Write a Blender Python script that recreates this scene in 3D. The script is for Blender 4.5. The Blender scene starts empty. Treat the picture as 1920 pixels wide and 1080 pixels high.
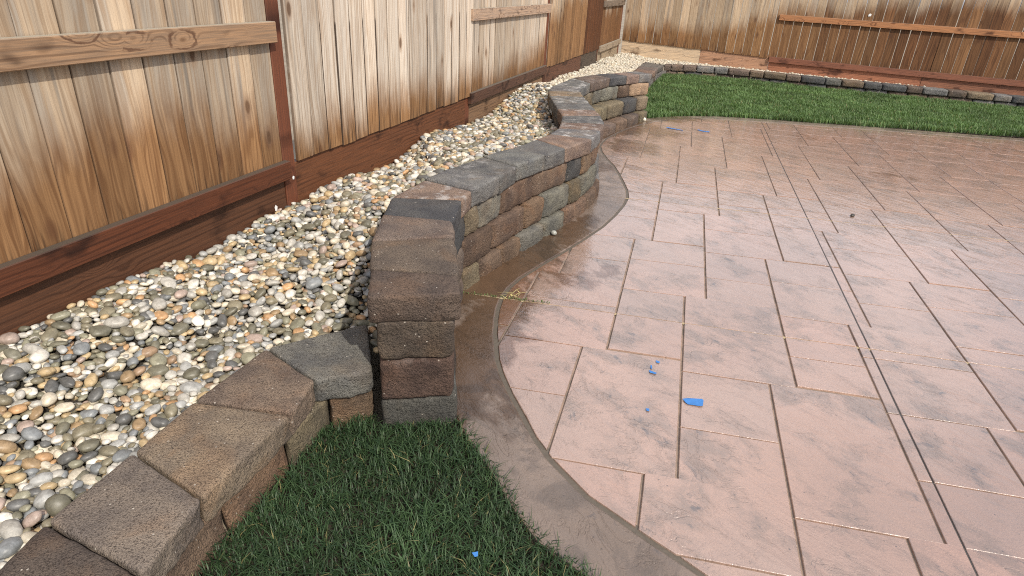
import bpy, bmesh, math, random
import numpy as np
from mathutils import Vector, Matrix, noise
from mathutils.geometry import delaunay_2d_cdt

random.seed(7)
rs = np.random.RandomState(11)
SC = bpy.context.scene
COL = SC.collection

# ------------------------------------------------------------------ camera
RM = ((0.946241, 0.185880, -0.264721), (0.319329, -0.406377, 0.856088), (0.051553, -0.894598, -0.443888))
cam = bpy.data.cameras.new('camera')
cam.sensor_fit = 'HORIZONTAL'
cam.sensor_width = 36.0
cam.lens = 1171.0 / 1920.0 * 36.0
cam.clip_start = 0.05
cam.clip_end = 600.0
camo = bpy.data.objects.new('camera', cam)
COL.objects.link(camo)
camo.matrix_world = Matrix(((RM[0][0], -RM[0][1], -RM[0][2], 0.0),
                            (RM[1][0], -RM[1][1], -RM[1][2], 0.0),
                            (RM[2][0], -RM[2][1], -RM[2][2], 1.4),
                            (0, 0, 0, 1)))
SC.camera = camo

# ------------------------------------------------------------------ sky and sun
SUN_ELEV = math.radians(42)
SUN_ROT = math.radians(130)           # clockwise from +Y: behind the viewer, to the right
world = bpy.data.worlds.new('World')
SC.world = world
world.use_nodes = True
wn = world.node_tree.nodes
wl = world.node_tree.links
for n in list(wn):
    wn.remove(n)
sky = wn.new('ShaderNodeTexSky')
sky.sky_type = 'NISHITA'
sky.sun_disc = False
sky.sun_elevation = SUN_ELEV
sky.sun_rotation = SUN_ROT
sky.altitude = 100
sky.air_density = 1.2
sky.dust_density = 4.0
sky.ozone_density = 1.5
bg = wn.new('ShaderNodeBackground')
bg.inputs['Strength'].default_value = 0.15
wo = wn.new('ShaderNodeOutputWorld')
wtc = wn.new('ShaderNodeTexCoord')
wmap = wn.new('ShaderNodeMapping')
wmap.inputs['Scale'].default_value = (1.0, 1.0, 2.2)
wl.new(wtc.outputs['Generated'], wmap.inputs['Vector'])
wno = wn.new('ShaderNodeTexNoise')
wno.inputs['Scale'].default_value = 2.3
wno.inputs['Detail'].default_value = 6.0
wno.inputs['Roughness'].default_value = 0.55
wl.new(wmap.outputs[0], wno.inputs['Vector'])
wmr = wn.new('ShaderNodeMapRange')
wmr.interpolation_type = 'SMOOTHSTEP'
wmr.inputs[1].default_value = 0.38
wmr.inputs[2].default_value = 0.58
wl.new(wno.outputs[0], wmr.inputs[0])
wmx = wn.new('ShaderNodeMix')
wmx.data_type = 'RGBA'
wmx.inputs[7].default_value = (6.8, 6.8, 7.4, 1)
wl.new(wmr.outputs[0], wmx.inputs[0])
wl.new(sky.outputs[0], wmx.inputs[6])
wl.new(wmx.outputs[2], bg.inputs[0])
wl.new(bg.outputs[0], wo.inputs[0])
sun = bpy.data.lights.new('sun', 'SUN')
sun.energy = 3.8
sun.angle = math.radians(0.8)
sun.color = (1.0, 0.93, 0.82)
suno = bpy.data.objects.new('sun', sun)
COL.objects.link(suno)
sd = Vector((math.sin(SUN_ROT) * math.cos(SUN_ELEV), math.cos(SUN_ROT) * math.cos(SUN_ELEV), math.sin(SUN_ELEV)))
suno.rotation_euler = sd.to_track_quat('Z', 'Y').to_euler()
suno.location = (6, -6, 8)
SC.view_settings.view_transform = 'Standard'
SC.view_settings.look = 'None'
SC.view_settings.exposure = 0.05
SC.view_settings.gamma = 1.0
SC.view_settings.use_curve_mapping = False
SC.cycles.use_denoising = False
SC.cycles.filter_width = 1.05
SC.cycles.sample_clamp_indirect = 4.0


# ------------------------------------------------------------------ node helper
class NT:
    def __init__(self, name):
        self.m = bpy.data.materials.new(name)
        self.m.use_nodes = True
        self.t = self.m.node_tree
        self.n = self.t.nodes
        for x in list(self.n):
            self.n.remove(x)
        self.out = self.n.new('ShaderNodeOutputMaterial')
        self.b = self.n.new('ShaderNodeBsdfPrincipled')
        self.link(self.b.outputs[0], self.out.inputs[0])

    def link(self, a, b):
        self.t.links.new(a, b)

    def _in(self, sock, v):
        if v is None:
            return
        if hasattr(v, 'is_linked') or isinstance(v, bpy.types.NodeSocket):
            self.link(v, sock)
        else:
            if sock.type == 'RGBA' and len(v) == 3:
                v = (*v, 1)
            sock.default_value = v

    def math(self, op, a, b=None, c=None, clamp=False):
        n = self.n.new('ShaderNodeMath')
        n.operation = op
        n.use_clamp = clamp
        self._in(n.inputs[0], a)
        if b is not None:
            self._in(n.inputs[1], b)
        if c is not None:
            self._in(n.inputs[2], c)
        return n.outputs[0]

    def mix(self, f, a, b, mode='MIX'):
        n = self.n.new('ShaderNodeMix')
        n.data_type = 'RGBA'
        n.blend_type = mode
        self._in(n.inputs[0], f)
        self._in(n.inputs[6], a)
        self._in(n.inputs[7], b)
        return n.outputs[2]

    def ss(self, x, lo, hi):      # smoothstep
        n = self.n.new('ShaderNodeMapRange')
        n.interpolation_type = 'SMOOTHSTEP'
        self._in(n.inputs[0], x)
        self._in(n.inputs[1], lo)
        self._in(n.inputs[2], hi)
        return n.outputs[0]

    def lin(self, x, lo, hi, a, b):
        n = self.n.new('ShaderNodeMapRange')
        self._in(n.inputs[0], x)
        self._in(n.inputs[1], lo)
        self._in(n.inputs[2], hi)
        self._in(n.inputs[3], a)
        self._in(n.inputs[4], b)
        return n.outputs[0]

    def xyz(self, x, y, z):
        n = self.n.new('ShaderNodeCombineXYZ')
        for i, v in enumerate((x, y, z)):
            self._in(n.inputs[i], v)
        return n.outputs[0]

    def sep(self, v):
        n = self.n.new('ShaderNodeSeparateXYZ')
        self._in(n.inputs[0], v)
        return n.outputs[0], n.outputs[1], n.outputs[2]

    def noise(self, vec, scale=5.0, detail=3.0, rough=0.55, dist=0.0):
        n = self.n.new('ShaderNodeTexNoise')
        if vec is not None:
            self.link(vec, n.inputs['Vector'])
        n.inputs['Scale'].default_value = scale
        n.inputs['Detail'].default_value = detail
        n.inputs['Roughness'].default_value = rough
        n.inputs['Distortion'].default_value = dist
        return n.outputs[0]

    def voro(self, vec, scale=5.0, feature='F1', rnd=1.0, out='Distance', dim='3D'):
        n = self.n.new('ShaderNodeTexVoronoi')
        n.feature = feature
        n.voronoi_dimensions = dim
        if vec is not None:
            self.link(vec, n.inputs['Vector'])
        n.inputs['Scale'].default_value = scale
        n.inputs['Randomness'].default_value = rnd
        return n.outputs[out]

    def obj(self):
        return self.n.new('ShaderNodeTexCoord').outputs['Object']

    def pos(self):
        return self.n.new('ShaderNodeNewGeometry').outputs['Position']

    def info(self, o):
        return self.n.new('ShaderNodeObjectInfo').outputs[o]

    def attr(self, name, out='Color'):
        n = self.n.new('ShaderNodeAttribute')
        n.attribute_name = name
        return n.outputs[out]

    def bump(self, h, strength=0.5, dist=0.01, normal=None):
        n = self.n.new('ShaderNodeBump')
        n.inputs['Strength'].default_value = strength
        n.inputs['Distance'].default_value = dist
        self._in(n.inputs['Height'], h)
        if normal is not None:
            self.link(normal, n.inputs['Normal'])
        return n.outputs[0]

    def set(self, **k):
        for key, v in k.items():
            self._in(self.b.inputs[key.replace('_', ' ')], v)


# ------------------------------------------------------------------ materials
def mat_picket():
    t = NT('cedar picket')
    x, y, z = t.sep(t.obj())
    r = t.info('Random')
    off = t.math('MULTIPLY', r, 61.7)
    cr, cg, cb = t.sep(t.info('Color'))
    warp = t.noise(t.xyz(t.math('MULTIPLY', x, 8), off, t.math('MULTIPLY', z, 1.6)), 1.0, 2)
    gx = t.math('ADD', t.math('MULTIPLY', x, 95), t.math('MULTIPLY', warp, 7.0))
    grain = t.noise(t.xyz(gx, off, t.math('MULTIPLY', z, 1.7)), 1.0, 5, 0.62)
    streak = t.noise(t.xyz(t.math('MULTIPLY', x, 16), off, t.math('MULTIPLY', z, 0.9)), 1.0, 3)
    ring = t.math('SINE', t.math('ADD', t.math('MULTIPLY', x, 120), t.math('MULTIPLY', warp, 32)))
    # bare weathered wood: straw to silver grey
    f = t.math('ADD', t.ss(streak, 0.42, 0.62), t.math('SUBTRACT', cb, 0.5), clamp=True)
    base = t.mix(f, (0.56, 0.43, 0.295), (0.42, 0.36, 0.29))
    base = t.mix(t.math('MULTIPLY', t.info('Alpha'), 0.62), base, (0.70, 0.635, 0.55))
    hair = t.noise(t.xyz(t.math('MULTIPLY', gx, 2.6), off, t.math('MULTIPLY', z, 3.2)), 1.0, 4, 0.7)
    base = t.mix(t.math('MULTIPLY', t.ss(hair, 0.50, 0.66), 0.42), base, (0.22, 0.155, 0.105))
    base = t.mix(t.ss(grain, 0.42, 0.66), base, t.mix(0.62, base, (0.27, 0.18, 0.11)))
    base = t.mix(t.math('MULTIPLY', t.ss(ring, 0.3, 1.0), 0.22), base, (0.36, 0.23, 0.13))
    grey = t.ss(t.noise(t.xyz(t.math('MULTIPLY', x, 22), t.math('ADD', off, 9.0), t.math('MULTIPLY', z, 0.8)), 1.0, 3), 0.57, 0.72)
    base = t.mix(t.math('MULTIPLY', grey, 0.75), base, (0.20, 0.175, 0.15))
    # water-stained foot of the board; far left boards carry painted shade too
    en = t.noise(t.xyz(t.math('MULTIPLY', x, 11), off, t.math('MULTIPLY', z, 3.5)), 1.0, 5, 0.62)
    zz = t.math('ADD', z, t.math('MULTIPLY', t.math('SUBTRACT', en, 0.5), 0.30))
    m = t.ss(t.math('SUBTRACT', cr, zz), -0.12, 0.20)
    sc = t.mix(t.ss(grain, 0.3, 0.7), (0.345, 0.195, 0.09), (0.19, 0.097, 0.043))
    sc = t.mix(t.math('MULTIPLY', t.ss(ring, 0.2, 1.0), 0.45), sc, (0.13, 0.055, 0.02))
    wet = t.mix(t.ss(grain, 0.3, 0.7), (0.165, 0.060, 0.022), (0.06, 0.024, 0.011))  # soaked wood; also the painted shade at the left fence's far end
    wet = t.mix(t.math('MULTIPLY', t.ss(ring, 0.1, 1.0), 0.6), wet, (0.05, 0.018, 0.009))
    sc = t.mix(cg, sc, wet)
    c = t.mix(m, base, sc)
    # mildew streaks creeping up from the end grain
    bs = t.noise(t.xyz(t.math('MULTIPLY', x, 75), off, t.math('MULTIPLY', z, 2)), 1.0, 2)
    bm = t.math('MULTIPLY', t.ss(bs, 0.52, 0.64), t.ss(z, 0.17, 0.0))
    c = t.mix(t.math('MULTIPLY', bm, 0.85), c, (0.035, 0.022, 0.015))
    # shade of the gaps painted along the board edges, black below the mid rail
    ax = t.math('ABSOLUTE', x)
    c = t.mix(t.math('MULTIPLY', t.ss(ax, 0.0655, 0.0685), 0.55), c, (0.09, 0.055, 0.035))
    em = t.math('MULTIPLY', t.ss(ax, 0.0635, 0.067), t.ss(z, 0.66, 0.63))
    em = t.math('MULTIPLY', t.math('MULTIPLY', em, t.ss(r, 0.35, 0.45)), t.info('Alpha'))
    c = t.mix(t.math('MULTIPLY', em, 0.85), c, (0.045, 0.03, 0.022))
    # knots
    kd = t.voro(t.xyz(t.math('ADD', t.math('MULTIPLY', x, 6.5), t.math('MULTIPLY', off, 3.1)), t.math('MULTIPLY', off, 1.7), t.math('MULTIPLY', z, 3.0)), 1.0, 'F1', 1.0)
    kn = t.math('ADD', kd, t.math('MULTIPLY', t.math('SUBTRACT', grain, 0.5), 0.06))
    c = t.mix(t.math('MULTIPLY', t.ss(kn, 0.22, 0.12), 0.55), c, t.mix(m, (0.33, 0.22, 0.14), (0.10, 0.04, 0.02)))
    c = t.mix(t.math('MULTIPLY', t.ss(kn, 0.125, 0.07), 0.85), c, (0.115, 0.062, 0.034))
    tone = t.lin(t.math('FRACT', t.math('MULTIPLY', r, 7.13)), 0, 1, 0.72, 1.14)
    c = t.mix(1.0, c, t.xyz(tone, tone, tone), 'MULTIPLY')
    t.set(Base_Color=c, Roughness=t.lin(m, 0, 1, 0.82, 0.62), Normal=t.bump(grain, 0.35, 0.004))
    t.b.inputs['Specular IOR Level'].default_value = 0.25
    return t.m


def mat_lumber():     # rails, posts, kickboards: grain runs along local X, colour from the object
    t = NT('stained lumber')
    x, y, z = t.sep(t.obj())
    r = t.info('Random')
    off = t.math('MULTIPLY', r, 43.1)
    col = t.info('Color')
    al = t.info('Alpha')
    vec = t.xyz(t.math('MULTIPLY', x, 2.0), t.math('ADD', t.math('MULTIPLY', y, 9), off), t.math('MULTIPLY', z, 11))
    warp = t.noise(vec, 1.0, 2)
    kx = t.math('ADD', t.math('MULTIPLY', x, 4.2), off)
    kd = t.voro(t.xyz(kx, 0.0, t.math('MULTIPLY', z, 8)), 1.0, 'F1', 0.9, dim='2D') if False else t.voro(t.xyz(kx, off, t.math('MULTIPLY', z, 9)), 1.0, 'F1', 0.9)
    knot = t.ss(kd, 0.55, 0.08)
    ph = t.math('ADD', t.math('MULTIPLY', z, 260), t.math('ADD', t.math('MULTIPLY', warp, 9), t.math('MULTIPLY', t.math('POWER', knot, 2.0), 20)))
    ring = t.math('SINE', ph)
    blot0 = t.noise(t.xyz(t.math('MULTIPLY', x, 1.6), off, t.math('MULTIPLY', z, 16)), 1.0, 3)
    fine = t.noise(t.xyz(t.math('MULTIPLY', x, 5), t.math('MULTIPLY', y, 160), t.math('MULTIPLY', z, 160)), 1.0, 3)
    dark = t.mix(1.0, col, (0.30, 0.22, 0.18), 'MULTIPLY')
    lite = t.mix(1.0, col, (1.6, 1.45, 1.25), 'MULTIPLY')
    c = t.mix(t.ss(fine, 0.3, 0.7), lite, col)
    c = t.mix(t.math('MULTIPLY', t.math('MULTIPLY', t.ss(ring, 0.0, 1.0), t.ss(blot0, 0.35, 0.6)), 0.5), c, dark)
    kc = t.sep(t.voro(t.xyz(kx, off, t.math('MULTIPLY', z, 9)), 1.0, 'F1', 0.9, 'Color'))[0]
    wob = t.noise(t.xyz(t.math('MULTIPLY', x, 14), off, t.math('MULTIPLY', z, 30)), 1.0, 3)
    kw = t.math('ADD', kd, t.math('MULTIPLY', t.math('SUBTRACT', wob, 0.5), 0.30))
    gate = t.math('MULTIPLY', t.math('GREATER_THAN', kc, 0.45), t.math('GREATER_THAN', al, 0.55))
    c = t.mix(t.math('MULTIPLY', gate, t.math('MULTIPLY', t.ss(t.math('ABSOLUTE', t.math('SUBTRACT', kw, 0.31)), 0.05, 0.015), t.math('MULTIPLY', t.ss(wob, 0.34, 0.55), 0.8))), c, t.mix(1.0, col, (0.42, 0.30, 0.25), 'MULTIPLY'))
    c = t.mix(t.math('MULTIPLY', gate, t.math('MULTIPLY', t.ss(kw, 0.16, 0.10), 0.5)), c, lite)
    blot = t.noise(t.xyz(t.math('MULTIPLY', x, 3.5), off, t.math('MULTIPLY', z, 7)), 1.0, 3)
    c = t.mix(t.math('MULTIPLY', t.ss(blot, 0.56, 0.70), 0.8), c, t.mix(1.0, dark, (0.6, 0.55, 0.5), 'MULTIPLY'))
    c = t.mix(t.math('MULTIPLY', t.math('MULTIPLY', t.ss(kd, 0.13, 0.07), 0.7), t.math('GREATER_THAN', kc, 0.55)), c, t.mix(1.0, col, (0.42, 0.3, 0.22), 'MULTIPLY'))
    # separate grey tone on upward faces of old boards
    nz = t.sep(t.n.new('ShaderNodeNewGeometry').outputs['Normal'])[2]
    c = t.mix(t.math('MULTIPLY', t.ss(nz, 0.6, 0.9), t.math('MINIMUM', 1.0, t.math('MULTIPLY', al, 3.0))), c, t.mix(t.ss(al, 0.3, 0.9), (0.085, 0.07, 0.055), (0.34, 0.31, 0.25)))
    t.set(Base_Color=c, Roughness=0.6, Normal=t.bump(fine, 0.25, 0.003))
    t.b.inputs['Specular IOR Level'].default_value = 0.35
    return t.m


def mat_block():
    t = NT('tumbled concrete block')
    o = t.obj()
    r = t.info('Random')
    p = t.n.new('ShaderNodeVectorMath')
    p.operation = 'ADD'
    t.link(o, p.inputs[0])
    t.link(t.xyz(t.math('MULTIPLY', r, 31), 0, 0), p.inputs[1])
    v = p.outputs[0]
    col = t.info('Color')
    al = t.info('Alpha')
    big = t.noise(v, 9, 3)
    fine = t.noise(v, 210, 3, 0.7)
    gr = t.noise(v, 90, 4, 0.7)
    c = t.mix(t.ss(big, 0.35, 0.7), t.mix(1.0, col, (1.18, 1.15, 1.08), 'MULTIPLY'), t.mix(1.0, col, (0.74, 0.74, 0.76), 'MULTIPLY'))
    c = t.mix(t.math('MULTIPLY', t.ss(fine, 0.50, 0.64), 0.85), c, t.mix(1.0, col, (0.30, 0.28, 0.27), 'MULTIPLY'))
    c = t.mix(t.math('MULTIPLY', t.ss(gr, 0.58, 0.72), 0.45), c, t.mix(1.0, col, (1.6, 1.5, 1.35), 'MULTIPLY'))
    hue = t.noise(v, 5.5, 3, 0.6, 0.6)
    c = t.mix(t.math('MULTIPLY', t.ss(hue, 0.50, 0.68), 0.32), c, t.mix(1.0, c, (1.30, 1.0, 0.74), 'MULTIPLY'))
    c = t.mix(t.math('MULTIPLY', t.ss(hue, 0.50, 0.34), 0.3), c, t.mix(1.0, c, (0.82, 0.84, 0.87), 'MULTIPLY'))
    chips = t.voro(v, 95, 'F1', 1.0)
    pick = t.voro(v, 95, 'F1', 1.0, 'Color')
    px, py, pz = t.sep(pick)
    ch = t.math('MULTIPLY', t.ss(chips, 0.28, 0.18), t.math('GREATER_THAN', px, 0.965))
    c = t.mix(t.math('MULTIPLY', ch, 0.85), c, (0.62, 0.56, 0.48))
    # lime bloom
    wn_ = t.noise(v, 11, 4, 0.65)
    nz = t.sep(t.n.new('ShaderNodeNewGeometry').outputs['Normal'])[2]
    w = t.math('MULTIPLY', t.ss(wn_, 0.50, 0.66), t.math('SUBTRACT', 1.0, al))
    w = t.math('MULTIPLY', w, t.ss(nz, -0.2, 0.9))
    c = t.mix(t.math('MULTIPLY', w, 0.8), c, (0.66, 0.64, 0.62))
    vert = t.ss(t.math('ABSOLUTE', nz), 0.75, 0.35)
    split = t.noise(v, 46, 5, 0.72)
    pits = t.math('ADD', fine, t.math('ADD', t.math('MULTIPLY', gr, 0.8), t.math('MULTIPLY', t.math('MULTIPLY', split, vert), 3.2)))
    t.set(Base_Color=c, Roughness=0.9, Normal=t.bump(pits, 1.0, 0.011))
    t.b.inputs['Specular IOR Level'].default_value = 0.3
    return t.m


def mat_pebble(src):
    t = NT('river pebble ' + src)
    col = t.attr('Col') if src == 'mass' else t.info('Color')
    v = t.pos()
    n1 = t.noise(v, 60, 3)
    n2 = t.noise(v, 420, 2)
    vein = t.noise(v, 38, 2, 0.5, 2.5)
    c = t.mix(t.ss(n1, 0.3, 0.7), t.mix(1.0, col, (1.14, 1.12, 1.08), 'MULTIPLY'), t.mix(1.0, col, (0.76, 0.74, 0.7), 'MULTIPLY'))
    c = t.mix(t.math('MULTIPLY', t.ss(n2, 0.58, 0.7), 0.4), c, t.mix(1.0, col, (0.42, 0.4, 0.38), 'MULTIPLY'))
    vm = t.math('MULTIPLY', t.ss(t.math('ABSOLUTE', t.math('SUBTRACT', vein, 0.5)), 0.018, 0.004), 0.3)
    c = t.mix(vm, c, t.mix(1.0, col, (1.7, 1.6, 1.5), 'MULTIPLY'))
    t.set(Base_Color=c, Roughness=0.42, Normal=t.bump(n2, 0.12, 0.002))
    t.b.inputs['Specular IOR Level'].default_value = 0.45
    return t.m


def mat_patio(border):
    t = NT('stamped concrete ' + ('border' if border else 'field'))
    v = t.pos()
    x, y, z = t.sep(v)
    wet = t.attr('wet', 'Fac')
    r = t.info('Random')
    # slate relief: flakes running diagonally
    ca, sa = math.cos(0.65), math.sin(0.65)
    u = t.math('ADD', t.math('MULTIPLY', x, ca), t.math('MULTIPLY', y, -sa))
    w = t.math('ADD', t.math('MULTIPLY', x, sa), t.math('MULTIPLY', y, ca))
    sv = t.xyz(t.math('MULTIPLY', u, 2.2), t.math('MULTIPLY', w, 6.0), t.math('MULTIPLY', r, 17))
    rel = t.noise(sv, 1.6, 5, 0.58, 0.9)
    # terraces give the chipped slate steps
    ter = t.math('MULTIPLY', rel, 9.0)
    stp = t.math('ADD', t.math('FLOOR', ter), t.ss(t.math('FRACT', ter), 0.0, 0.16))
    stp = t.math('DIVIDE', stp, 9.0)
    rid = t.noise(t.xyz(t.math('MULTIPLY', u, 5.5), t.math('MULTIPLY', w, 19), t.math('MULTIPLY', r, 23)), 1.0, 6, 0.62, 0.6)
    rid2 = t.math('ABSOLUTE', t.math('SUBTRACT', t.noise(t.xyz(t.math('MULTIPLY', u, 3.2), t.math('MULTIPLY', w, 5.2), t.math('MULTIPLY', r, 41)), 1.7, 5, 0.6, 1.4), 0.5))
    rid2 = t.ss(rid2, 0.0, 0.05)
    sand = t.noise(v, 160, 3, 0.6)
    big = t.noise(t.xyz(x, y, t.math('MULTIPLY', r, 5)), 1.3, 4, 0.6)
    blot = t.noise(t.xyz(t.math('MULTIPLY', u, 2.0), t.math('MULTIPLY', w, 2.9), t.math('MULTIPLY', r, 29)), 1.9, 6, 0.68, 0.35)
    if border:
        dmp = t.noise(v, 3.6, 6, 0.66, 0.8)
        base = t.mix(t.ss(big, 0.3, 0.7), (0.275, 0.205, 0.160), (0.165, 0.128, 0.104))
        base = t.mix(t.math('MULTIPLY', t.ss(dmp, 0.50, 0.60), 0.7), base, (0.105, 0.083, 0.068))
    else:
        base = t.mix(t.ss(big, 0.3, 0.7), (0.435, 0.268, 0.198), (0.335, 0.222, 0.172))
        base = t.mix(t.lin(r, 0, 1, 0.0, 0.35), base, (0.33, 0.25, 0.20))
    # antiquing release powder caught in the low spots
    base = t.mix(t.math('MULTIPLY', t.ss(blot, 0.46, 0.66), 0.66), base, (0.180, 0.135, 0.105))
    scr = t.noise(t.xyz(t.math('MULTIPLY', u, 11), t.math('MULTIPLY', w, 17), t.math('MULTIPLY', r, 13)), 1.0, 5, 0.72, 0.8)
    base = t.mix(t.math('MULTIPLY', t.math('MULTIPLY', t.ss(scr, 0.56, 0.68), t.ss(blot, 0.50, 0.60)), 0.85), base, (0.10, 0.085, 0.08))
    spots = t.voro(v, 34, 'F1', 1.0)
    spk = t.sep(t.voro(v, 34, 'F1', 1.0, 'Color'))[0]
    sm = t.math('MULTIPLY', t.ss(spots, 0.12, 0.07), t.math('GREATER_THAN', spk, 0.88))
    base = t.mix(t.math('MULTIPLY', sm, 0.7), base, (0.06, 0.05, 0.045))
    cr_ = t.math('SUBTRACT', t.math('FRACT', ter), 0.0)
    edge = t.math('MULTIPLY', t.ss(cr_, 0.16, 0.02), t.ss(rel, 0.45, 0.62))
    base = t.mix(t.math('MULTIPLY', t.ss(rid, 0.56, 0.70), 0.22), base, (0.20, 0.15, 0.13))
    wn_ = t.noise(t.xyz(t.math('MULTIPLY', u, 3), t.math('MULTIPLY', w, 6), 0.0), 2.0, 4, 0.6)
    wm = t.ss(t.math('MULTIPLY', wet, t.math('ADD', 1.0, t.math('MULTIPLY', t.math('SUBTRACT', wn_, 0.5), 1.7))), 0.36, 0.56)
    wc = t.mix(1.0, base, (0.46, 0.37, 0.28), 'MULTIPLY')
    c = t.mix(wm, base, wc)
    rough = t.math('ADD', t.lin(wm, 0, 1, 0.26, 0.17 if border else 0.10), t.math('MULTIPLY', t.math('SUBTRACT', big, 0.5), 0.16))
    h = t.math('ADD', t.math('ADD', t.math('MULTIPLY', rel, 0.9), t.math('MULTIPLY', rid, 0.55)), t.math('ADD', t.math('MULTIPLY', sand, 0.13), t.math('MULTIPLY', t.math('MULTIPLY', rid2, t.ss(blot, 0.42, 0.6)), 0.12)))
    nb = t.bump(h, 0.8, 0.016)
    t.set(Base_Color=c, Roughness=rough, Normal=nb)
    t.b.inputs['Specular IOR Level'].default_value = 0.4 if border else 0.9
    t.b.inputs['Coat Weight'].default_value = 0.6 if border else 1.0
    t.b.inputs['Coat IOR'].default_value = 1.45 if border else 1.8
    t.b.inputs['Coat Roughness'].default_value = 0.22 if border else 0.07
    t.link(t.bump(h, 0.16, 0.012), t.b.inputs['Coat Normal'])
    return t.m


def mat_joint():
    t = NT('patio joint bed')
    v = t.pos()
    n = t.noise(v, 9, 4, 0.65)
    c = t.mix(t.ss(n, 0.35, 0.65), (0.17, 0.135, 0.105), (0.33, 0.235, 0.175))
    t.set(Base_Color=c, Roughness=0.75, Normal=t.bump(t.noise(v, 120, 3), 0.5, 0.004))
    return t.m


def mat_soil(name, a, b, sc=12):
    t = NT(name)
    v = t.pos()
    n = t.noise(v, sc, 5, 0.65)
    t.set(Base_Color=t.mix(t.ss(n, 0.3, 0.7), a, b), Roughness=0.95, Normal=t.bump(t.noise(v, sc * 6, 4), 0.8, 0.02))
    return t.m


def mat_grass(name):
    t = NT(name)
    c = t.attr('Col')
    t.set(Base_Color=c, Roughness=0.5)
    t.b.inputs['Specular IOR Level'].default_value = 0.35
    tr = t.n.new('ShaderNodeBsdfTranslucent')
    t.link(t.mix(1.0, c, (1.3, 1.4, 0.7), 'MULTIPLY'), tr.inputs[0])
    mx = t.n.new('ShaderNodeMixShader')
    mx.inputs[0].default_value = 0.25
    t.link(t.b.outputs[0], mx.inputs[1])
    t.link(tr.outputs[0], mx.inputs[2])
    t.link(mx.outputs[0], t.out.inputs[0])
    return t.m


def mat_plain(name, c, rough=0.6, bumpy=0.0):
    t = NT(name)
    v = t.pos()
    n = t.noise(v, 80, 3)
    cc = t.mix(t.ss(n, 0.3, 0.7), [k * 1.08 for k in c], [k * 0.88 for k in c])
    t.set(Base_Color=cc, Roughness=rough)
    if bumpy:
        t.link(t.bump(n, bumpy, 0.002), t.b.inputs['Normal'])
    return t.m


M_PICKET = mat_picket()
M_LUMBER = mat_lumber()
M_BLOCK = mat_block()
M_PEB = mat_pebble('single')
M_PEBM = mat_pebble('mass')
M_SLAB = mat_patio(False)
M_BORDER = mat_patio(True)
M_JOINT = mat_joint()
M_SOIL = mat_soil('lawn soil', (0.022, 0.016, 0.010), (0.045, 0.032, 0.02))
M_BEDSOIL = mat_soil('bed soil', (0.03, 0.026, 0.02), (0.10, 0.085, 0.065), 60)
M_GROUND = mat_soil('open ground', (0.22, 0.18, 0.13), (0.32, 0.27, 0.2), 1.5)
M_GRASS = mat_grass('turf')
M_TAPE = mat_plain('blue masking tape', (0.045, 0.19, 0.50), 0.6, 0.3)
M_STRAW = mat_plain('dry grass', (0.52, 0.44, 0.18), 0.7)
M_WHITE = mat_plain('white paint', (0.78, 0.78, 0.76), 0.6)


# ------------------------------------------------------------------ object helpers
def mesh(name, verts, faces, m, smooth=False):
    me = bpy.data.meshes.new(name)
    me.from_pydata([tuple(v) for v in verts], [], faces)
    me.materials.append(m)
    if smooth:
        me.polygons.foreach_set('use_smooth', [True] * len(me.polygons))
    me.update()
    return me


def put(name, me, parent=None, loc=(0, 0, 0), rot=(0, 0, 0), color=None, scale=None):
    o = bpy.data.objects.new(name, me)
    COL.objects.link(o)
    o.location = loc
    o.rotation_euler = rot
    if scale:
        o.scale = scale
    if parent:
        o.parent = parent
    if color:
        o.color = color if len(color) == 4 else (*color, 1.0)
    return o


def empty(name, loc, label, cat, group=None):
    o = bpy.data.objects.new(name, None)
    COL.objects.link(o)
    o.location = loc
    o.empty_display_size = 0.2
    return tag(o, label, cat, group)


def tag(o, label, cat, group=None):
    o['label'] = label
    o['category'] = cat
    if group:
        o['group'] = group
    return o


def struct(o):
    o['kind'] = 'structure'
    return o


def box_mesh(name, sx, sy, sz, m, bev=0.0025):
    """box from the origin: x in +-sx/2, y in 0..sy (front face at y=0), z in 0..sz"""
    bm = bmesh.new()
    bmesh.ops.create_cube(bm, size=1.0)
    for v in bm.verts:
        v.co = Vector((v.co.x * sx, (v.co.y + 0.5) * sy, (v.co.z + 0.5) * sz))
    if bev:
        bmesh.ops.bevel(bm, geom=list(bm.edges), offset=bev, segments=1, affect='EDGES')
    me = bpy.data.meshes.new(name)
    bm.to_mesh(me)
    bm.free()
    me.materials.append(m)
    return me


def flat(name, poly, z, m):
    return mesh(name, [(p[0], p[1], z) for p in poly], [list(range(len(poly)))], m)


def lerp_poly(poly, t):
    a = np.array(poly)
    d = np.r_[0, np.cumsum(np.hypot(*np.diff(a, axis=0).T))]
    s = t * d[-1]
    return np.array([np.interp(s, d, a[:, 0]), np.interp(s, d, a[:, 1])])


# ------------------------------------------------------------------ ground
struct(put('ground', flat('ground', [(-250, -250), (250, -250), (250, 250), (-250, 250)], -0.12, M_GROUND)))

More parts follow.
